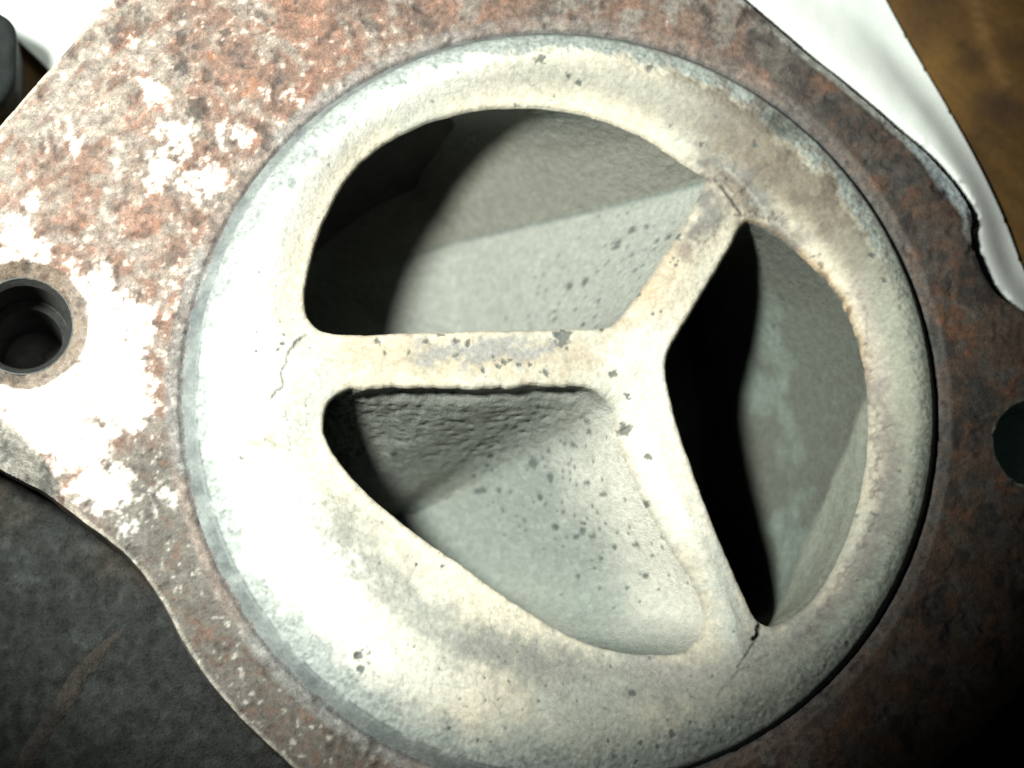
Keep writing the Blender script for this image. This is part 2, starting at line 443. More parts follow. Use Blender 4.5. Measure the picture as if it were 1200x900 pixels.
# fine dark speckle of the sandy surface
spk = fbm(X, Y, None, 3.2, 2, 61)
colr = mixc(colr, (0.12, 0.13, 0.125), 0.45 * smooth(0.33, 0.46, spk) * (0.35 + 0.65 * band))
def crack(pts, wdt, depth, k=0.9, z=0.0, warp=0.5, seed=0, c=(0.05, 0.05, 0.045)):
    global colr, H
    m = line_mask(X, Y, pts, z, wdt, warp, seed)
    brk = smooth(-0.38, -0.05, fbm(X, Y, None, 0.9, 3, seed + 90))
    H = H - depth * m * brk
    colr = mixc(colr, c, k * np.clip(m * 1.3, 0, 1) * brk)
crack([(360, 390), (349, 400), (340, 415), (334, 430), (331, 448), (322, 462), (315, 474)], 0.13, 0.4, 0.7, 0.3, 0.6, 1)
crack([(352, 398), (340, 414)], 0.16, 0.3, 0.5, 0.3, 0.6, 2)
crack([(810, 213), (826, 209), (838, 212)], 0.22, 0.25, 0.95, Z_EDGE, 0.3, 3)
crack([(838, 212), (850, 228), (864, 246), (874, 264)], 0.17, 0.22, 0.9, Z_EDGE, 0.4, 4)
crack([(820, 215), (813, 238), (802, 260), (786, 284)], 0.17, 0.3, 0.75, Z_EDGE, 0.5, 5, (0.16, 0.11, 0.10))
crack([(892, 733), (886, 748), (876, 762), (868, 775), (858, 783)], 0.14, 0.4, 0.5, 0, 1.2, 6)
crack([(892, 732), (888, 742), (884, 749)], 0.22, 0.6, 0.9, 0, 0.5, 16)
crack([(900, 768), (880, 778), (862, 792), (847, 806), (838, 818)], 0.10, 0.2, 0.45, 0.5, 0.5, 7)
crack([(960, 310), (985, 350), (998, 375), (1006, 400), (1012, 425), (1022, 440), (1020, 455)], 0.24, 0.5, 0.8, -0.5, 1.0, 8, (0.13, 0.08, 0.05))
crack([(1020, 450), (1026, 480), (1030, 530), (1024, 590)], 0.15, 0.25, 0.4, 0, 1.0, 9)
crack([(826, 209), (850, 205), (880, 222)], 0.14, 0.25, 0.6, 0.0, 1.0, 12, (0.13, 0.10, 0.09))
crack([(874, 264), (890, 262), (915, 275)], 0.12, 0.2, 0.5, 0.0, 0.8, 13, (0.16, 0.11, 0.08))
crack([(845, 195), (860, 222), (885, 240), (905, 262)], 0.12, 0.2, 0.5, 0.0, 1.2, 14, (0.15, 0.12, 0.11))
L([(341, 420), (355, 430), (370, 443)], 0.28, (0.68, 0.68, 0.64), 0.8, 0, 0.4, 26)
L([(335, 463), (342, 470), (345, 482)], 0.25, (0.68, 0.68, 0.64), 0.6, 0, 0.4, 27)
rough_end = line_mask(X, Y, [(825, 230), (835, 252), (812, 282)], Z_EDGE, 2.2, 1.5, 28)
H += rough_end * 0.28 * fbm(X, Y, None, 1.1, 3, 29)
crack([(1022, 440), (1034, 500), (1031, 585), (1003, 655), (962, 718), (936, 750)], 0.16, 0.2, 0.5, 0.2, 1.2, 17, (0.12, 0.09, 0.10))
crack([(1008, 340), (1020, 390), (1026, 440)], 0.12, 0.15, 0.45, 0.2, 1.0, 18, (0.14, 0.10, 0.08))
crack([(868, 252), (886, 244), (902, 252), (922, 248)], 0.12, 0.2, 0.6, 0.2, 1.0, 19, (0.10, 0.08, 0.07))
crack([(846, 222), (858, 206), (862, 190)], 0.12, 0.2, 0.6, 0.2, 1.0, 20, (0.10, 0.08, 0.07))
hair = [[(582, 710), (578, 725), (583, 742)], [(505, 816), (508, 805), (530, 803), (560, 810), (580, 825), (590, 845)], [(600, 860), (602, 846), (620, 836), (645, 830), (665, 845), (690, 855), (715, 850), (725, 842)],
        [(460, 750), (463, 765), (470, 772), (471, 805)], [(297, 563), (310, 568), (325, 558), (340, 548)], [(335, 480), (342, 500), (340, 540)], [(880, 155), (890, 175), (900, 200), (915, 215)], [(600, 75), (610, 90), (640, 105)],
        [(1000, 720), (960, 790), (900, 840)], [(520, 835), (525, 850)], [(740, 850), (770, 845), (790, 835)]]
for i, h in enumerate(hair): crack(h, 0.085, 0.06, 0.26, 1.2, 0.6, 20 + i)
# pits and dark scale specks
specks = [(443, 400, .28), (500, 400, .32), (519, 392, .2), (535, 400, .3), (549, 402, .3), (480, 413, .22), (451, 415, .22), (590, 425, .3), (583, 429, .26), (608, 427, .22), (598, 422, .2), (621, 427, .25), (567, 436, .28), (640, 437, .36), (660, 394, .75), (652, 392, .4),
          (578, 418, .18), (535, 417, .22), (515, 392, .2), (718, 438, .35), (735, 463, .3), (735, 503, .5), (733, 497, .35), (760, 535, .42), (745, 338, .5), (706, 385, .3), (765, 368, .2), (762, 587, .35), (775, 365, .14), (795, 275, .3), (783, 282, .28), (790, 302, .14), (795, 306, .14), (786, 307, .14), (792, 311, .14),
          (633, 70, .42), (667, 88, .22), (680, 95, .26), (608, 116, .18), (761, 80, .3), (733, 29, .25), (420, 768, .4), (423, 785, .36), (417, 770, .3), (742, 812, .42), (631, 822, .2), (597, 799, .15), (787, 861, .35), (433, 765, .18), (527, 853, .2), (560, 868, .18), (712, 869, .2), (750, 870, .2), (770, 875, .22), (746, 893, .2), (720, 886, .16),
          (300, 412, .2), (326, 409, .22), (332, 401, .22), (283, 538, .22), (447, 612, .14), (490, 660, .14), (521, 662, .16), (858, 840, .2), (808, 847, .2), (993, 755, .22), (846, 868, .2), (945, 350, .2), (1008, 412, .4), (1015, 215, .3), (1043, 230, .22), (1020, 300, .3), (1035, 330, .26), (930, 120, .35), (985, 165, .3), (825, 165, .2), (885, 170, .25)]
for i, (px, py, r) in enumerate(specks):
    z = Z_EDGE if 400 < px < 850 and 250 < py < 640 else 1.5
    q = P2([(px, py)], z)[0]
    m = spot_mask(X, Y, q[0], q[1], r, i + 1, 1.0 + 0.6 * rng.random(), rng.random() * 3)
    H -= 0.12 * m; colr = mixc(colr, (0.085, 0.095, 0.09), 0.85 * m)
for i in range(320):
    a = rng.random() * 6.283; rr_ = RR - rng.random() ** 0.8 * 16
    x, y = RC[0] + rr_ * math.cos(a), RC[1] + rr_ * math.sin(a)
    m = spot_mask(X, Y, x, y, 0.07 + 0.13 * rng.random() ** 2, i + 200, 1.2, rng.random() * 3)
    H -= 0.05 * m; colr = mixc(colr, (0.12, 0.13, 0.12), 0.7 * m)

ny, nx = X.shape
I = np.arange(nx * ny).reshape(ny, nx)
keepv = (S > 0.3 * ST)
FQ = GF(I)
FQ = FQ[keepv.ravel()[FQ].any(1)]
V = np.stack([X, Y, H], -1).reshape(-1, 3)
NV = vert_normals(V, FQ)
cen = V[FQ].mean(1)
# where the webs leave the rim: straight cuts close to the cracks; hub split into three at the meeting point
hub = P2([(752, 405)], Z_EDGE)[0]
def halfplane(a, b, p):      # >0 on the left of a->b
    return (b[0] - a[0]) * (p[:, 1] - a[1]) - (b[1] - a[1]) * (p[:, 0] - a[0])
ends = {'l': P2([(365, 386), (380, 500)], -0.5), 't': P2([(875, 264), (826, 208)], -0.5), 'b': P2([(830, 735), (889, 733)], -0.5)}
part = np.full(len(FQ), -1)
angf = np.degrees(np.arctan2(cen[:, 1] - hub[1], cen[:, 0] - hub[0])) % 360
arm = np.where((angf > 115) & (angf < 235), 0, np.where((angf <= 115) | (angf > 345), 1, 2))
for i, k in enumerate(('l', 't', 'b')):
    a, b = ends[k]
    s_h = np.sign(halfplane(a, b, hub[None])[0])
    on = (halfplane(a, b, cen) * s_h > 0) & (arm == i)
    part[on] = i
# only the webs proper: within reach of the port mouths on the hub side
far = np.hypot(cen[:, 0] - RC[0], cen[:, 1] - RC[1]) > RR * 0.93
part[far] = -1
inner_l = P2([(300, 430)], 0)[0]
# rim faces seen past the ports must not count as web: test the straight way from face centre to hub
smp = np.linspace(0.08, 0.92, 12)
cl = part >= 0
ok = np.ones(cl.sum(), bool)
for t in smp:
    px = cen[cl, 0] * (1 - t) + hub[0] * t; py = cen[cl, 1] * (1 - t) + hub[1] * t
    ix = np.clip(((px - xs[0]) / ST).round().astype(int), 0, nx - 1); iy = np.clip(((py - ys[0]) / ST).round().astype(int), 0, ny - 1)
    ok &= S[iy, ix] > -0.9
tmp = part[cl]; tmp[~ok] = -1; part[cl] = tmp
cflat = colr.reshape(-1, 3)
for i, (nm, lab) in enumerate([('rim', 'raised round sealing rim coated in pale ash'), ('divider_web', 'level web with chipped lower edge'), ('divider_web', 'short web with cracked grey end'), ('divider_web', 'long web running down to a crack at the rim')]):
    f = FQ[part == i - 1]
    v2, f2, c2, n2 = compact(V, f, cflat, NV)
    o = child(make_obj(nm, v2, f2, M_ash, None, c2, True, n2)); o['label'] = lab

# ------------------------------------------------------------------ the three ports behind the mouths
def port(k, nv=110):
    top, dp, plain = OUT[k]; n = len(top)
    cen2 = top.mean(0)
    tn = np.roll(top, -1, 0) - np.roll(top, 1, 0); tn /= np.linalg.norm(tn, axis=1, keepdims=True) + 1e-9
    nrm = np.c_[tn[:, 1], -tn[:, 0]]
    area = 0.5 * np.sum(top[:, 0] * np.roll(top[:, 1], -1) - np.roll(top[:, 0], -1) * top[:, 1])
    if area < 0: nrm = -nrm          # pointing out of the opening, into the iron
    rows = []; 
    ztop = Z_EDGE - FD[k]
    rows.append(np.c_[top + nrm * 0.32, ztop + 0.2])
    vs = np.linspace(0, 1.09, nv) ** 1.0
    for v in vs:
        e = v ** 1.12
        z = ztop - 0.02 + (Z_DEEP - ztop) * v
        ragged = math.exp(-(v / 0.06) ** 2)          # the broken mouth edge smooths out a little way down
        p = (top * ragged + plain * (1 - ragged)) * (1 - e) + dp * e
        rows.append(np.c_[p, z])
    G = np.array(rows)                                   # rows x n x 3
    R = len(G)
    I = np.arange(R * n).reshape(R, n)
    F = np.stack([I[:-1, :], np.roll(I, -1, 1)[:-1, :], np.roll(I, -1, 1)[1:, :], I[1:, :]], -1).reshape(-1, 4)
    V = G.reshape(-1, 3)
    N = vert_normals(V, F)
    inward = np.repeat(G.mean(1), n, 0) - V
    if np.mean(np.sum(N * inward, 1)) < 0: N = -N      # towards the inside of the passage
    x, y, z = V.T
    vv = np.repeat(np.r_[0, vs], n); uu = np.tile(np.arange(n) / 14, R)
    amp = 0.10 + 0.05 * np.sin(uu)
    lump = 0.5 * fbm(x, y, z, 0.10, 3, 71)
    ru = np.zeros(len(V))
    if k == 'B': ru = smooth(-0.2, 1.2, uu) * smooth(8.2, 6.0, uu) * smooth(0.95, 0.3, vv)
    if k == 'A': ru = 0.55 * smooth(16, 18, uu) * smooth(22.5, 20, uu) * smooth(0.5, 0.1, vv)
    if k == 'C': ru = 0.4 * smooth(17, 19, uu) * smooth(0.4, 0.1, vv)
    fade = smooth(0.0, 0.06, vv)
    disp = fade * (0.6 * lump + amp * fbm(x, y, z, 0.9, 4, 73) + ru * (0.12 * fbm(x, y, z, 0.5, 3, 75) + 0.55 * (0.25 - np.abs(fbm(x, y, z, 1.0, 3, 76)))))
    if k == 'B': disp = disp - 0.75 * smooth(1.5, 3, uu) * smooth(7.2, 6.0, uu) * np.exp(-((vv - 0.075) / 0.045) ** 2)
    V = V + N * disp[:, None]
    # colour: even grey-green ash, paler on the web flanks, soot flecks
    c = np.ones((len(V), 3)) * np.array((0.225, 0.25, 0.23))
    nb = fbm(x, y, z, 0.12, 4, 81); nf = fbm(x, y, z, 1.5, 3, 83)
    c = mixc(c, (0.245, 0.255, 0.22), 0.7 * smooth(-0.05, 0.4, nb))
    if k == 'A':
        c = mixc(c, (0.20, 0.20, 0.172), 0.95 * smooth(18.4, 20.0, uu))
        c = mixc(c, (0.20, 0.20, 0.172), 0.95 * smooth(22.0, 22.9, uu))
        c = mixc(c, (0.33, 0.34, 0.31), 0.7 * smooth(6.5, 5.5, uu) * smooth(0.15, 0.5, uu))
        crk = np.exp(-((np.minimum(uu, n / 14 - uu)) / 0.20) ** 2)
        c = mixc(c, (0.09, 0.115, 0.11), 0.6 * crk * smooth(-0.3, 0.0, nf + 0.1))
    if k == 'B':
        c = mixc(c, (0.22, 0.23, 0.21), 0.6 * ru)
        c = mixc(c, (0.52, 0.51, 0.455), smooth(6.2, 8.0, uu) * smooth(13.5, 11.5, uu) * smooth(0.42, 0.0, vv + 0.25 * nb))
    if k == 'C':
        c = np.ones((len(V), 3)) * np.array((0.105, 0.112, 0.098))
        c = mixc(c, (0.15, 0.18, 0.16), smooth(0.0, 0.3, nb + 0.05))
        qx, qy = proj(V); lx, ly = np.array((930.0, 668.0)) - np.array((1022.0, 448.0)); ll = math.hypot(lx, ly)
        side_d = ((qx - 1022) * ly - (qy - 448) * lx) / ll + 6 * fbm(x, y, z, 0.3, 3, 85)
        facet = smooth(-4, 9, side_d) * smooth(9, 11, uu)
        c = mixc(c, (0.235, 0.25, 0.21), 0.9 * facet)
        V = V + N * (0.5 * facet * fade)[:, None]
    c *= (1 + 0.22 * nf)[:, None]
    px, py = proj(V)
    fl = {'A': [(725, 282, .5), (740, 270, .6), (770, 280, .5), (784, 276, .55), (757, 265, .4), (668, 335, .75), (685, 330, .8), (648, 365, .5), (650, 374, .45), (683, 380, .5), (700, 352, .35), (720, 290, .45), (713, 305, .35), (740, 300, .4), (765, 292, .4), (672, 362, .3), (640, 340, .3), (735, 250, .35), (700, 318, .3), (752, 312, .35), (695, 372, .4), (620, 370, .3)],
          'B': [(575, 535, .5), (571, 546, .4), (624, 542, .8), (644, 560, .6), (560, 575, .45), (567, 574, .5), (555, 558, .4), (633, 583, .55), (638, 590, .4), (690, 507, .5), (687, 493, .45), (671, 524, .45), (650, 618, .5), (682, 623, .6), (674, 630, .4), (694, 628, .5), (686, 564, .5), (683, 615, .4), (757, 675, .6), (720, 713, .35), (585, 575, .35), (667, 544, .4), (644, 528, .4), (637, 538, .4), (465, 535, .6), (530, 495, .6), (700, 600, .35), (720, 640, .4), (705, 655, .35), (745, 640, .4), (660, 600, .35), (615, 610, .3), (765, 650, .45), (735, 690, .4), (590, 600, .3), (708, 580, .4), (770, 600, .35), (780, 615, .35)],
          'C': [(905, 380, .4), (930, 420, .35), (890, 430, .4), (915, 350, .35)]}[k]
    r2 = np.random.default_rng(5)
    fl = fl + [(a_ + r2.normal(0, 28), b_ + r2.normal(0, 22), 0.12 + 0.22 * r2.random() ** 2) for (a_, b_, _) in fl for _k in range(2)]
    vis = (N[:, 2] > -0.05)
    for i, (qx, qy, r) in enumerate(fl):
        d = (px - qx) ** 2 + (py - qy) ** 2 + np.where(vis, 0, 1e9)
        j = int(np.argmin(d)); ctr = V[j]
        dist = np.linalg.norm((V - ctr) * np.array((1, 1, 0.75)), axis=1)
        near = dist < 4 * r
        dn = dist[near] * (1 + 1.0 * fbm(x[near], y[near], z[near], 1.6, 2, 91 + i))
        mm = np.zeros(len(V)); mm[near] = 1 - smooth(0.5 * r, 0.95 * r, dn)
        c = mixc(c, (0.07, 0.085, 0.08), 0.85 * mm); V = V - N * (0.12 * mm)[:, None]
    # closed end in the dark
    e = len(V); V = np.r_[V, V[-n:].mean(0)[None] + np.array([[0, 0, -0.8]])]; c = np.r_[c, c[-1:]]
    F2 = [tuple(f) for f in F] + [(I[-1, j], I[-1, (j + 1) % n], e) for j in range(n)]
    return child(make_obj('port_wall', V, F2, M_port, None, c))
for k, lab in (('A', 'curved port wall behind a long crease crack'), ('B', 'triangular port wall, crumbly under the level web'), ('C', 'smooth grey port wall beside the long web')):
    port(k)['label'] = lab

# ------------------------------------------------------------------ flange
outline = [(340, -235), (230, -115), (130, 1), (65, 75), (0, 149), (-80, 240), (-125, 330), (-120, 430), (-60, 512), (0, 546), (50, 574), (97, 611), (150, 652), (186, 698), (223, 766), (273, 831), (341, 897), (420, 965), (520, 1020), (640, 1050), (780, 1050),
           (900, 1020), (1010, 960), (1120, 880), (1230, 770), (1330, 660), (1370, 540), (1335, 445), (1260, 395), (1200, 367), (1166, 345), (1146, 313), (1137, 280), (1138, 252), (1122, 218), (1090, 184), (1050, 151), (1000, 108), (935, 56), (870, 0), (760, -90), (640, -170), (480, -235)]
wo = spline(P2(outline, -0.8), 8)
wo = wo + 0.12 * np.c_[fbm(wo[:, 0], wo[:, 1], None, 0.5, 4, 5), fbm(wo[:, 0], wo[:, 1], None, 0.5, 4, 6)]
hl = P2([(27, 381)], -1.0)[0]; hl_r = 5.5; hl_c = 7.5
hr = P2([(1213, 520)], -0.5)[0]; hr_r = 5.3
FS = 0.24
xs = np.arange(wo[:, 0].min() - .6, wo[:, 0].max() + .6, FS); ys = np.arange(wo[:, 1].min() - .6, wo[:, 1].max() + .6, FS)
X, Y = np.meshgrid(xs, ys)
d_out = sdf(X, Y, wo)
rr = np.hypot(X - RC[0], Y - RC[1]); dl = np.hypot(X - hl[0], Y - hl[1]); dr = np.hypot(X - hr[0], Y - hr[1])
S = np.minimum(np.minimum(d_out, rr - (RR - 0.7)), np.minimum(dl - hl_r, dr - hr_r))
gy, gx = np.gradient(S, FS); gl = np.hypot(gx, gy) + 1e-9
snap = (S < 0.25 * FS) & (S > -2 * FS)
X = np.where(snap, X - S * gx / gl, X); Y = np.where(snap, Y - S * gy / gl, Y)
d_out = np.where(snap & (d_out < 0.3 * FS), 0, d_out)
def near(pt, r, z=0):
    q = P2([pt], z)[0]; return np.exp(-(((X - q[0]) ** 2 + (Y - q[1]) ** 2) / r ** 2))
edge_ur = P2([(860, -10), (935, 58), (1000, 110), (1060, 160), (1120, 215)], -0.5)
cw = 0.45 + 0.9 * np.exp(-(seg_dist(X, Y, edge_ur) / 3.0) ** 2) + 2.2 * near((1112, 225), 5.5) 
tl = P2([(-20, 500), (35, 545), (80, 590)], -1)
low = np.exp(-(seg_dist(X, Y, tl) / 4.5) ** 2) * smooth(P2([(105, 600)], 0)[0][0], P2([(0, 600)], 0)[0][0], X)
cw = cw + 6.0 * low
cz = np.clip(cw - d_out, 0, None)
H = -cz * (0.55 + 0.35 * cz / (cw + 1e-6)) * np.where(X > 20, 0.5, 1.0)
H += 0.35 * fbm(X, Y, None, 0.05, 3, 101) + 0.12 * fbm(X, Y, None, 0.5, 4, 102) + 0.07 * fbm(X, Y, None, 1.8, 3, 103)
pit = fbm(X, Y, None, 0.55, 4, 104)
H -= 0.28 * smooth(0.22, 0.42, pit)
H -= 0.35 * np.exp(-((rr - RR - 0.05) / 0.28) ** 2) + 0.12 * smooth(1.9, 1.5, rr - RR)
ed = hl_c + 0.35 * fbm(X, Y, None, 0.5, 3, 105) - dl
H -= np.clip(ed, 0, 2.2) * 0.75 
H -= 0.5 * np.clip(hr_r + 0.5 - dr, 0, 1)
# colours of the rusty scale
wx, wy = X + 2.5 * fbm(X, Y, None, 0.25, 3, 110), Y + 2.5 * fbm(X, Y, None, 0.25, 3, 111)
nb = fbm(wx, wy, None, 0.07, 4, 112); nm = fbm(wx, wy, None, 0.36, 5, 113, 0.68); nf = fbm(X, Y, None, 1.3, 4, 114, 0.65); ng = fbm(wx, wy, None, 0.4, 5, 115, 0.62)
streak = fbm((X + Y) * 0.30, (Y - X) * 1.1, None, 0.8, 4, 116)
c = np.ones(X.shape + (3,)) * np.array((0.155, 0.105, 0.083))
c = mixc(c, (0.205, 0.12, 0.088), smooth(-0.02, 0.34, nm))
c = mixc(c, (0.085, 0.068, 0.062), 0.8 * smooth(0.05, 0.35, -nm + 0.25 * nb))
c = mixc(c, (0.21, 0.195, 0.175), 0.85 * smooth(-0.02, 0.30, ng + 0.3 * nb + 0.08 * smooth(20, -40, X)))
q0 = P2([(330, 450)], 0)[0]; q1 = P2([(700, 450)], 0)[0]
leftness = smooth(q1[0], q0[0], X)
rightness = smooth(P2([(880, 100)], 0)[0][0], P2([(1010, 100)], 0)[0][0], X)
upper_l = near((60, 110), 14) + near((110, 60), 10)
c = mixc(c, (0.24, 0.235, 0.21), np.clip(upper_l, 0, 1) * 0.75 * smooth(-0.3, 0.2, streak))
lowl = near((190, 640), 10) + near((240, 720), 9) + near((290, 800), 10) + near((390, 880), 9) + near((215, 560), 6)
c = mixc(c, (0.105, 0.10, 0.088), 0.92 * np.clip(lowl, 0, 1) * smooth(-0.4, 0.1, nf))
# pale burnt deposits on the left lobe, white glare painted in round the hole
pale = np.zeros(X.shape)
for (px, py, r, k) in [(130, 420, 4.6, 1.5), (60, 475, 6, 1.6), (150, 380, 4, 1.2), (140, 470, 4.5, 1.3), (110, 350, 4.5, 1.2), (110, 330, 3.5, .9), (20, 280, 3.5, .85), (120, 570, 3.8, 1.15), (95, 520, 3.8, 1.25), (40, 300, 3, .8), (205, 165, 3.4, .85), (175, 105, 2.6, .7), (240, 210, 3.2, .8), (185, 195, 3.6, .75), (150, 45, 2.5, .45), (270, 155, 3, .7), (90, 170, 3, .55), (60, 130, 3, .5), (10, 260, 3, .7),
                       (285, 240, 2.6, .6), (150, 620, 2.6, .8), (205, 340, 3, .4), (100, 400, 3.4, 1.2), (40, 230, 3, .5), (180, 480, 4, .42), (200, 560, 4, .4), (215, 420, 4, .45), (320, 110, 4, .45), (0, 460, 4, 1.2)]:
    pale = np.maximum(pale, k * near((px, py), r))
pale = pale + 0.6 * nm + 0.62 * nf + 0.25 * streak
c = mixc(c, (0.60, 0.575, 0.54), 0.95 * smooth(0.44, 0.80, pale))
c = mixc(c, (0.40, 0.37, 0.33), 0.7 * smooth(0.36, 0.50, leftness * 0.12 + 0.9 * nf + 0.35 * ng) * leftness)
# right-hand lobe: red-orange with black scale, lamp falloff also darkened into the colour
c = mixc(c, (0.062, 0.038, 0.026), 0.9 * rightness)
c = mixc(c, (0.12, 0.055, 0.028), 0.8 * rightness * smooth(0.02, 0.3, nm + 0.6 * near((1090, 370), 6) - 0.1))
c = mixc(c, (0.07, 0.064, 0.06), 0.8 * smooth(0.1, 0.3, ng) * rightness)
blk = fbm(wx, wy, None, 0.33, 4, 120)
upr = near((960, 120), 14) + near((1060, 230), 9)
c = mixc(c, (0.052, 0.047, 0.042), 0.85 * smooth(-0.2, 0.25, ng + 0.1) * np.clip(upr, 0, 1))
c = mixc(c, (0.018, 0.015, 0.014), 0.9 * smooth(0.10, 0.34, blk + 0.25 * nf) * rightness)
for i, (px, py, r) in enumerate([(1150, 470, 2.0), (1100, 400, 1.6), (1130, 345, 1.2), (1085, 395, 1.3), (1143, 510, 1.2), (1115, 330, 1.1), (990, 145, 1.0), (1000, 155, .9), (970, 128, .8), (1045, 235, 1.0), (1065, 210, .8), (1115, 580, 1.2), (1140, 560, .8), (1098, 550, .9), (1125, 450, .8), (1155, 600, 1.3), (1060, 330, .8),
                                (213, 45, .8), (213, 78, .8), (265, 38, .6), (230, 128, 1.0), (170, 420, .4), (1100, 300, .8), (880, 40, .8), (930, 80, .7)]):
    q = P2([(px, py)], 0)[0]; c = mixc(c, (0.03, 0.027, 0.025), 0.75 * spot_mask(X, Y, q[0], q[1], r, i, 1.3, i, True))
for (px, py, r) in [(295, 100, .7), (247, 66, .5), (290, 110, .5)]:
    q = P2([(px, py)], 0)[0]; c = mixc(c, (0.26, 0.13, 0.07), 0.5 * spot_mask(X, Y, q[0], q[1], r, int(px), 1.2, 1, True))
# bluish chamfer of the corner painted paler as if lit, grey fillet at the lower left, worn countersink
bevel_lit = smooth(0.15, 0.6, cz / (cw + 1e-6)) * smooth(1.0, 1.8, cw)
c = mixc(c, (0.46, 0.53, 0.56), 0.85 * bevel_lit * rightness * smooth(-0.3, 0.05, nm + 0.05))
c = mixc(c, (0.21, 0.225, 0.21), 0.85 * smooth(0.05, 0.3, cz / (cw + 1e-6)) * smooth(1.5, 3.0, cw) * (1 - rightness))
c = mixc(c, (0.07, 0.075, 0.072), 0.8 * smooth(0.05, 0.3, nm) * smooth(0.05, 0.3, cz / (cw + 1e-6)) * smooth(1.5, 3.0, cw) * (1 - rightness))
c = mixc(c, (0.42, 0.40, 0.35), 0.75 * smooth(0.05, 0.3, cz / (cw + 1e-6)) * (cw < 1.6) * (X < 0))  # bright edge highlight painted along the left plate edge
c = mixc(c, (0.33, 0.335, 0.31), 0.8 * smooth(0.1, 0.5, cz / (cw + 1e-6)) * smooth(0.8, 1.2, cw) * smooth(1.9, 1.5, cw) * (X > 10) * smooth(-0.35, 0.1, nm))
c = mixc(c, (0.115, 0.098, 0.078), 0.97 * smooth(-0.05, 0.12, ed) * (0.8 + 0.2 * smooth(-.2, .2, nf)))

c = c * (1 + np.array((0.34, 0.22, 0.18)) * (leftness * (1 - np.clip(lowl, 0, 1)))[..., None])
ledge = smooth(2.1, 1.5, rr - RR + 0.5 * nf) * (0.35 + 0.65 * leftness)
c = mixc(c, (0.235, 0.235, 0.23), 0.7 * ledge)
c = mixc(c, (0.20, 0.14, 0.11), 0.6 * ledge * smooth(0.0, 0.25, nb + 0.1))
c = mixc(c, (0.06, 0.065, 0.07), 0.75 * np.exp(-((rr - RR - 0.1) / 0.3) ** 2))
c = mixc(c, (0.20, 0.19, 0.165), 0.8 * np.exp(-((dr - hr_r - 0.15) / 0.3) ** 2))
c *= (1 + 0.75 * nf + 0.3 * fbm(X, Y, None, 3.0, 2, 130))[..., None]
c = mixc(c, (0.045, 0.04, 0.037), 0.6 * smooth(0.26, 0.42, pit))
ny, nx = X.shape
I = np.arange(nx * ny).reshape(ny, nx)
FQ = GF(I); FQ = FQ[(S > 0.3 * FS).ravel()[FQ].any(1)]
V, FQ, cf = compact(np.stack([X, Y, H], -1).reshape(-1, 3), FQ, c.reshape(-1, 3))
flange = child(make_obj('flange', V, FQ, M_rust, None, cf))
flange['label'] = 'rust-scaled flange plate with pale burnt patches and painted-in glare by the hole'
def sub(name, V, F, mat, col=None, label=None):
    o = make_obj(name, V, F, mat, flange, col)
    o.matrix_parent_inverse = Matrix.Identity(4)
    if label: o['label'] = label
    return o
# side of the plate
tn = np.roll(wo, -1, 0) - np.roll(wo, 1, 0); tn /= np.linalg.norm(tn, axis=1, keepdims=True)
area = 0.5 * np.sum(wo[:, 0] * np.roll(wo[:, 1], -1) - np.roll(wo[:, 0], -1) * wo[:, 1])
nin = np.c_[-tn[:, 1], tn[:, 0]] * (1 if area > 0 else -1)
rows = []
Kt = len(wo)
def edge_height(p):
    x, y = p.T
    w0 = 0.45 + 0 * x
    w0 = w0 + 0.9 * np.exp(-(seg_dist(x, y, edge_ur) / 3.0) ** 2)
    for (pt, r, k) in [((1112, 225), 5.5, 2.2)]:
        q = P2([pt], 0)[0]; w0 = w0 + k * np.exp(-(((x - q[0]) ** 2 + (y - q[1]) ** 2) / r ** 2))
    lw = np.exp(-(seg_dist(x, y, tl) / 4.5) ** 2) * smooth(P2([(105, 600)], 0)[0][0], P2([(0, 600)], 0)[0][0], x)
    return -(w0 + 6 * lw) * np.where(x > 20, 0.45, 0.9)
eh = edge_height(wo)
rows.append(np.c_[wo + nin * 0.30, eh + 0.02])
rows.append(np.c_[wo + nin * 0.0, eh - 0.25])
for zz in np.linspace(-1.5, -11, 12):
    rows.append(np.c_[wo + nin * (0.10 + 0.15 * fbm(wo[:, 0], wo[:, 1], zz + 0 * wo[:, 0], 0.4, 3, 140)[:, None]), np.minimum(eh - 0.3, zz)])
rows.append(np.c_[wo + nin * 1.0, np.full(Kt, -12.0)])

G = np.array(rows); I = np.arange(len(rows) * Kt).reshape(len(rows), Kt)
F = np.stack([I[:-1], I[1:], np.roll(I, -1, 1)[1:], np.roll(I, -1, 1)[:-1]], -1).reshape(-1, 4)
Vs = G.reshape(-1, 3)
cs = np.ones((len(Vs), 3)) * np.array((0.15, 0.10, 0.08)); cs = mixc(cs, (0.23, 0.22, 0.2), smooth(-.05, .3, fbm(Vs[:, 0], Vs[:, 1], Vs[:, 2], .4, 4, 141)))
sub('plate_edge', Vs, F, M_rust, cs)
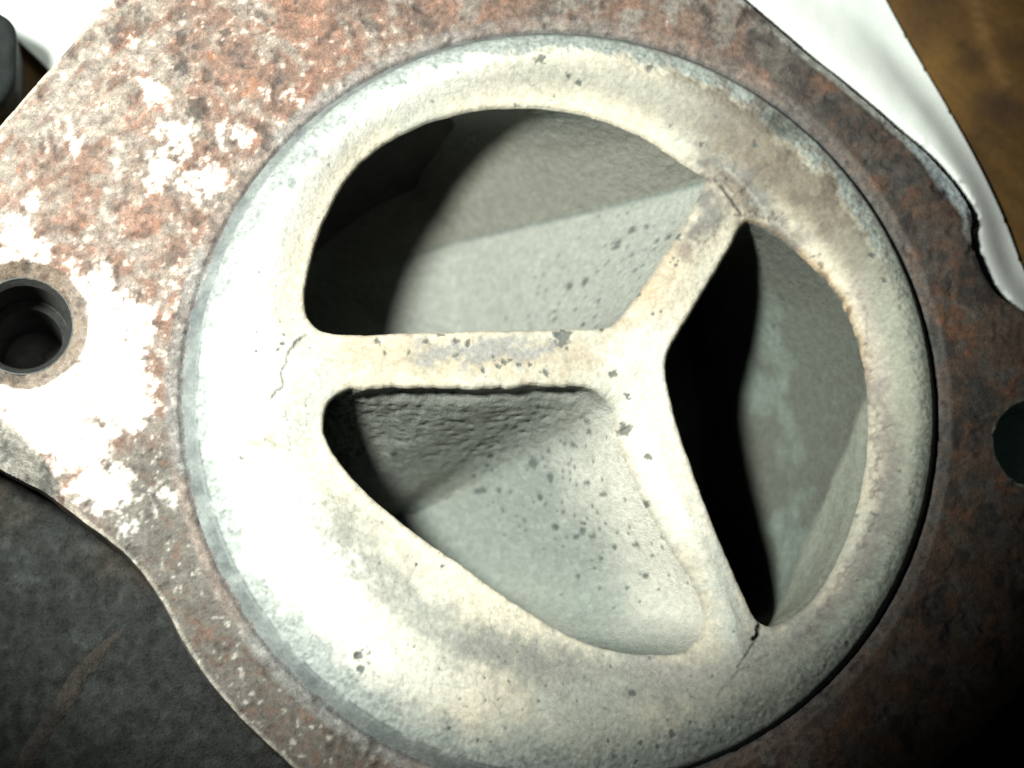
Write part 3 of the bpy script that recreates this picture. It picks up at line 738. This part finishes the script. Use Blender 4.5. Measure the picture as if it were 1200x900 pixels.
# threaded hole at the left, plain hole at the right
prof_t = [(hl_r + 0.3, -1.6), (hl_r + 0.10, -1.38), (hl_r - 0.02, -1.75)]
z = -1.9
while z > -11:
    prof_t += [(hl_r - 0.05, z), (hl_r - 0.62, z - 0.5), (hl_r - 0.62, z - 0.62), (hl_r - 0.05, z - 1.12)]
    z -= 1.25
prof_t += [(hl_r - 0.7, -11.5), (hl_r - 0.7, -12.2), (hl_r - 1.5, -12.4), (hl_r - 1.5, -13.6), (hl_r - 1.5, -29), (hl_r - 1.7, -29.5), (0.05, -29.6)]
Vt, Ft = lathe(prof_t, hl); sub('threaded_bore', Vt, Ft[:, ::-1], M_thread, None, 'dark bore with worn thread turns near the top')
Vt, Ft = lathe([(hr_r + 0.4, -0.42), (hr_r - 0.02, -0.75), (hr_r - 0.05, -3), (hr_r, -9), (hr_r - 0.4, -9.6), (0.05, -9.8)], hr)
sub('plain_bore', Vt, Ft[:, ::-1], M_bore, None, 'smooth shallow bore with greenish floor')

# ------------------------------------------------------------------ body and runner under the flange
def tube(path, radii, flat, name, seg=120, per=14, seam=None):
    p = spline(np.array(path, float), per, False); r = spline(np.c_[radii, flat], per, False)
    n = len(p); th = np.linspace(0, 2 * np.pi, seg, endpoint=False)
    V = []
    for i in range(n):
        d = p[min(i + 1, n - 1)] - p[max(i - 1, 0)]; d /= np.linalg.norm(d)
        a = np.cross(d, (0, 0, 1.0)); a /= np.linalg.norm(a) + 1e-9; b = np.cross(a, d)
        V.append(p[i] + r[i, 0] * np.cos(th)[:, None] * a + r[i, 1] * np.sin(th)[:, None] * b)
    V = np.array(V); I = np.arange(n * seg).reshape(n, seg)
    F = np.stack([I[:-1], I[1:], np.roll(I, -1, 1)[1:], np.roll(I, -1, 1)[:-1]], -1).reshape(-1, 4)
    return V.reshape(-1, 3), F
def iron_col(V, seed):
    x, y, z = V.T
    c = np.ones((len(V), 3)) * np.array((0.021, 0.023, 0.022))
    c = mixc(c, (0.046, 0.036, 0.028), 0.8 * smooth(0.0, 0.35, fbm(x, y, z, 0.06, 4, seed)))
    c = mixc(c, (0.038, 0.044, 0.043), 0.7 * smooth(0.1, 0.4, fbm(x, y, z, 0.35, 4, seed + 1)))
    return c * (1 + 1.0 * fbm(x, y, z, 1.0, 3, seed + 2))[:, None]
V, F = tube([(-2, 0, -24), (-22, -16, -24), (-52, -38, -24), (-85, -62, -24), (-125, -90, -24)], [39, 38, 36, 35, 35], [9, 8.9, 8.6, 8.4, 8.3], 'runner', 420, 70)
N = vert_normals(V, F); x, y, z = V.T
V = V + N * (1.2 * fbm(x, y, z, 0.035, 3, 150) + 0.35 * fbm(x, y, z, 0.25, 4, 151) + 0.12 * fbm(x, y, z, 1.1, 3, 152))[:, None]
V[:, 2] = np.maximum(V[:, 2], TABLE_Z + 0.02)
fr = V[F].mean(1)
Fr = F[(np.hypot(fr[:, 0] - RC[0] + 2, fr[:, 1] - RC[1] + 2) > 39.5) & (np.hypot(fr[:, 0] - hl[0], fr[:, 1] - hl[1]) > 6)]
runner = child(make_obj('runner', V, Fr, M_cast, None, iron_col(V, 160)))
runner['label'] = 'dark cast iron runner leaving under the flange'
# casting seam along the runner: a low ridge that follows its top
seam_px = [(20, 915), (45, 870), (72, 828), (100, 785), (125, 757), (146, 738)]
from mathutils.bvhtree import BVHTree
bv = BVHTree.FromPolygons([tuple(v) for v in V], [tuple(f) for f in F])
sp_w = spline(P2(seam_px, -16.5), 16, False)
rows = []
for i, pxy in enumerate(sp_w):
    d = sp_w[min(i + 1, len(sp_w) - 1)] - sp_w[max(i - 1, 0)]; d /= np.linalg.norm(d); nn = np.array((-d[1], d[0]))
    wdt = 1.25 * (0.35 + 0.65 * smooth(len(sp_w), len(sp_w) * 0.5, i)) 
    row = []
    for s_ in np.linspace(-1, 1, 9):
        q = pxy + nn * s_ * wdt
        hit = bv.ray_cast(Vector((q[0], q[1], 20)), Vector((0, 0, -1)))[0]
        zz = hit.z if hit else -17
        row.append((q[0], q[1], zz - 0.12 + 0.5 * (1 - s_ * s_) * (0.5 + 0.5 * smooth(len(sp_w), len(sp_w) * .6, i)) + 0.15 * float(fbm(np.array([q[0]]), np.array([q[1]]), None, 0.8, 3, 170)[0])))
    rows.append(row)
G = np.array(rows); I = np.arange(G.shape[0] * 9).reshape(-1, 9)
Vq = G.reshape(-1, 3); cq = np.ones((len(Vq), 3)) * np.array((0.036, 0.031, 0.027)) * (1 + 1.1 * fbm(Vq[:, 0], Vq[:, 1], None, .6, 3, 171))[:, None]
o = make_obj('casting_seam', Vq, GF(I)[:, ::-1], M_cast, runner, cq); o['label'] = 'rusty raised casting seam'
# stub body that carries the flange
Vb, Fb = lathe([(41.5, -11.5), (41, -16), (40, -22), (38, -28), (36, TABLE_Z + 0.6), (35, TABLE_Z + 0.02), (0.1, TABLE_Z + 0.02)], (RC[0] - 2, RC[1] - 2), 160)
N = vert_normals(Vb, Fb[:, ::-1]); 
fb = Vb[Fb].mean(1); ab = np.degrees(np.arctan2(fb[:, 1] - RC[1] + 2, fb[:, 0] - RC[0] + 2)) % 360
Fb = Fb[~((ab > 150) & (ab < 285) & (fb[:, 2] < -14) & (fb[:, 2] > TABLE_Z + 0.3))]
child(make_obj('collector_body', Vb, Fb[:, ::-1], M_cast, None, iron_col(Vb, 180)))

# ------------------------------------------------------------------ brown board added beside the manifold, keeps shade off the cloth over it
bn = np.array((0.66, 0.75)); bn /= np.linalg.norm(bn); bt = np.array((-bn[1], bn[0]))
A_, B_ = np.meshgrid(np.linspace(52.5, 260, 240), np.linspace(-190, 190, 330))
xb = RC[0] + A_ * bn[0] + B_ * bt[0]; yb = RC[1] + A_ * bn[1] + B_ * bt[1]
cb = grained(xb, yb, (0.098, 0.052, 0.014))
for (px, py, r) in [(1178, 125, 2.6), (1080, 30, 3.4), (1195, 55, 2.2), (1140, 70, 1.8), (1150, 160, 1.4), (1100, -30, 4)]:
    q = P2([(px, py)], BOARD_Z)[0]; cb = mixc(cb, (0.035, 0.02, 0.012), (0.85 if px == 1178 else 0.55) * spot_mask(xb, yb, q[0], q[1], r, px, 1.2, 0.3, False))
cb = mixc(cb, (0.26, 0.15, 0.06), 0.5 * line_mask(xb, yb, [(1140, 0), (1160, 60), (1175, 100)], BOARD_Z, 0.6, 1.0, 4))
Ib = np.arange(xb.size).reshape(xb.shape); nb0, nb1 = xb.shape
Vb_ = np.stack([xb, yb, BOARD_Z + 0.1 * fbm(xb, yb, None, 0.2, 3, 8)], -1)
ringi = np.r_[Ib[0, :], Ib[1:, -1], Ib[-1, -2::-1], Ib[-2:0:-1, 0]]
Vt_ = Vb_.reshape(-1, 3); low_ = Vt_[ringi].copy(); low_[:, 2] = TABLE_Z + 0.02
base_i = len(Vt_) + np.arange(len(ringi))
side = np.stack([np.roll(ringi, -1), ringi, base_i, np.roll(base_i, -1)], -1)
allV = np.r_[Vt_, low_]; allC = np.r_[cb.reshape(-1, 3), cb.reshape(-1, 3)[ringi] * 0.9]
board = make_obj('wooden_board', allV, np.r_[GF(Ib)[:, ::-1], side], M_wood, None, allC)
tag(board, 'thick stained brown wooden board, added under the edge of the white cloth', 'board')

# ------------------------------------------------------------------ white cloth spread behind the manifold
edge_r = P2([(985, -110), (1010, -50), (1035, 0), (1065, 55), (1100, 115), (1140, 190), (1175, 265), (1205, 340), (1250, 430), (1300, 520), (1330, 640)], BOARD_Z)
edge_l = P2([(-330, -260), (-180, -150), (-90, -60), (-8, 10), (40, 54), (72, 87), (120, 142), (200, 260)], TABLE_Z + 6)
er = spline(edge_r, 16, False)
el = spline(edge_l, 16, False)
cpoly = np.r_[el, er[::-1]]
cst = 0.6
x, y = np.meshgrid(np.arange(cpoly[:, 0].min() - 2, cpoly[:, 0].max() + 2, cst), np.arange(cpoly[:, 1].min() - 2, cpoly[:, 1].max() + 2, cst))
sc_ = sdf(x, y, cpoly); gy, gx = np.gradient(sc_, cst); gl = np.hypot(gx, gy) + 1e-9
sn = (sc_ < 0.25 * cst) & (sc_ > -2 * cst)
x = np.where(sn, x - sc_ * gx / gl, x); y = np.where(sn, y - sc_ * gy / gl, y)
dr_ = seg_dist(x, y, er); dl_ = seg_dist(x, y, el)
de = np.minimum(dr_, dl_)
d_f = np.clip(-sdf(x, y, wo), 0, None)
w_b = smooth(40, 44, (x - RC[0]) * bn[0] + (y - RC[1]) * bn[1])       # 1 where the board carries it
fold = fbm(x, y, None, 0.045, 3, 200); crease = fbm(x, y, None, 0.16, 3, 201)
z_b = BOARD_Z + 0.65 + 3.2 * smooth(11, 1, d_f) * smooth(-3, 5, dr_) + smooth(0.5, 7, dr_) * (0.6 * fold + 0.3 * crease + 0.5)
z_b = -13.8 + (z_b + 13.8) * smooth(0.1, 1.3, d_f)
z_l = TABLE_Z + 1.2 + (16.5 * smooth(3, 16, dl_) + 2.0 * (fold + 0.3) * smooth(1, 14, dl_) * smooth(0, 8, d_f))
zc = z_l * (1 - w_b) + z_b * w_b
# keep the cloth clear of the iron standing on it
inb = np.hypot(x - RC[0] + 2, y - RC[1] + 2) < 44
cc = np.ones(x.shape + (3,)) * np.array((0.80, 0.84, 0.82))
for (px, py, r) in [(978, 13, 1.3), (1010, 75, 2.0), (985, 55, 2.2)]:
    q = P2([(px, py)], TABLE_Z + 12)[0]; cc = mixc(cc, (0.36, 0.50, 0.46), (0.75 if r < 1.5 else 0.12) * spot_mask(x, y, q[0], q[1], r, px, 1, 0, False))
Ic = np.arange(x.size).reshape(x.shape)
Fc = GF(Ic); Fc = Fc[(sc_ > 0.3 * cst).ravel()[Fc].any(1)]
topn = np.stack([x, y, zc], -1).reshape(-1, 3)
cenc = topn[Fc].mean(1)
body = np.hypot(cenc[:, 0] - RC[0] + 2, cenc[:, 1] - RC[1] + 2)
run_s = cenc[:, 0] * 0.6 - cenc[:, 1] * 0.8      # distance across the runner's axis
keep = (body > 44)
Vc, Fc2, c2 = compact(topn, Fc[keep], cc.reshape(-1, 3))
cloth = make_obj('cloth', Vc, Fc2, M_cloth, None, c2)
sol = cloth.modifiers.new('thickness', 'SOLIDIFY'); sol.thickness = 0.45 * MM; sol.offset = -1
es = cloth.modifiers.new('hem', 'EDGE_SPLIT'); es.split_angle = math.radians(80)
tag(cloth, 'white cotton cloth tucked round the rusty flange on the brown bench', 'cloth')

# ------------------------------------------------------------------ dark steel block beside the flange
def block():
    corner = P2([(18, 34), (18, 96)], -14)
    # outline in plan: rounded bar end, lying to the left of the picture's edge
    p = P2([(-130, -40), (-40, -6), (0, 14), (12, 22), (18, 34), (19, 60), (18, 92), (10, 108), (0, 120), (-60, 165), (-170, 130)], -14)
    o2 = spline(p, 6)
    prof = [(-1.2, -14.0), (-0.5, -14.1), (-0.1, -14.6), (0, -15.3)] + [(0.0, z) for z in np.linspace(-17, TABLE_Z + 0.8, 16)] + [(-0.4, TABLE_Z + 0.02)]
    cen2 = o2.mean(0); n = len(o2); rows = []
    dirs = (o2 - cen2); dirs /= np.linalg.norm(dirs, axis=1, keepdims=True)
    rows.append(np.c_[np.repeat(cen2[None], n, 0) + 0.05 * dirs, np.full(n, -14.0)])
    for d, z in prof: rows.append(np.c_[o2 + dirs * d, np.full(n, z)])
    rows.append(np.c_[np.repeat(cen2[None], n, 0) + 0.05 * dirs, np.full(n, TABLE_Z + 0.02)])
    G = np.array(rows); I = np.arange(len(rows) * n).reshape(len(rows), n)
    F = np.stack([I[:-1], np.roll(I, -1, 1)[:-1], np.roll(I, -1, 1)[1:], I[1:]], -1).reshape(-1, 4)
    V = G.reshape(-1, 3)
    c = np.ones((len(V), 3)) * np.array((0.013, 0.016, 0.016)) * (1 + 0.7 * fbm(V[:, 0], V[:, 1], V[:, 2], 0.5, 4, 210))[:, None]
    return tag(make_obj('steel_block', V, F, M_block, None, c), 'small black steel block with rounded corner standing beside the cloth and flange edge', 'steel block')
block()
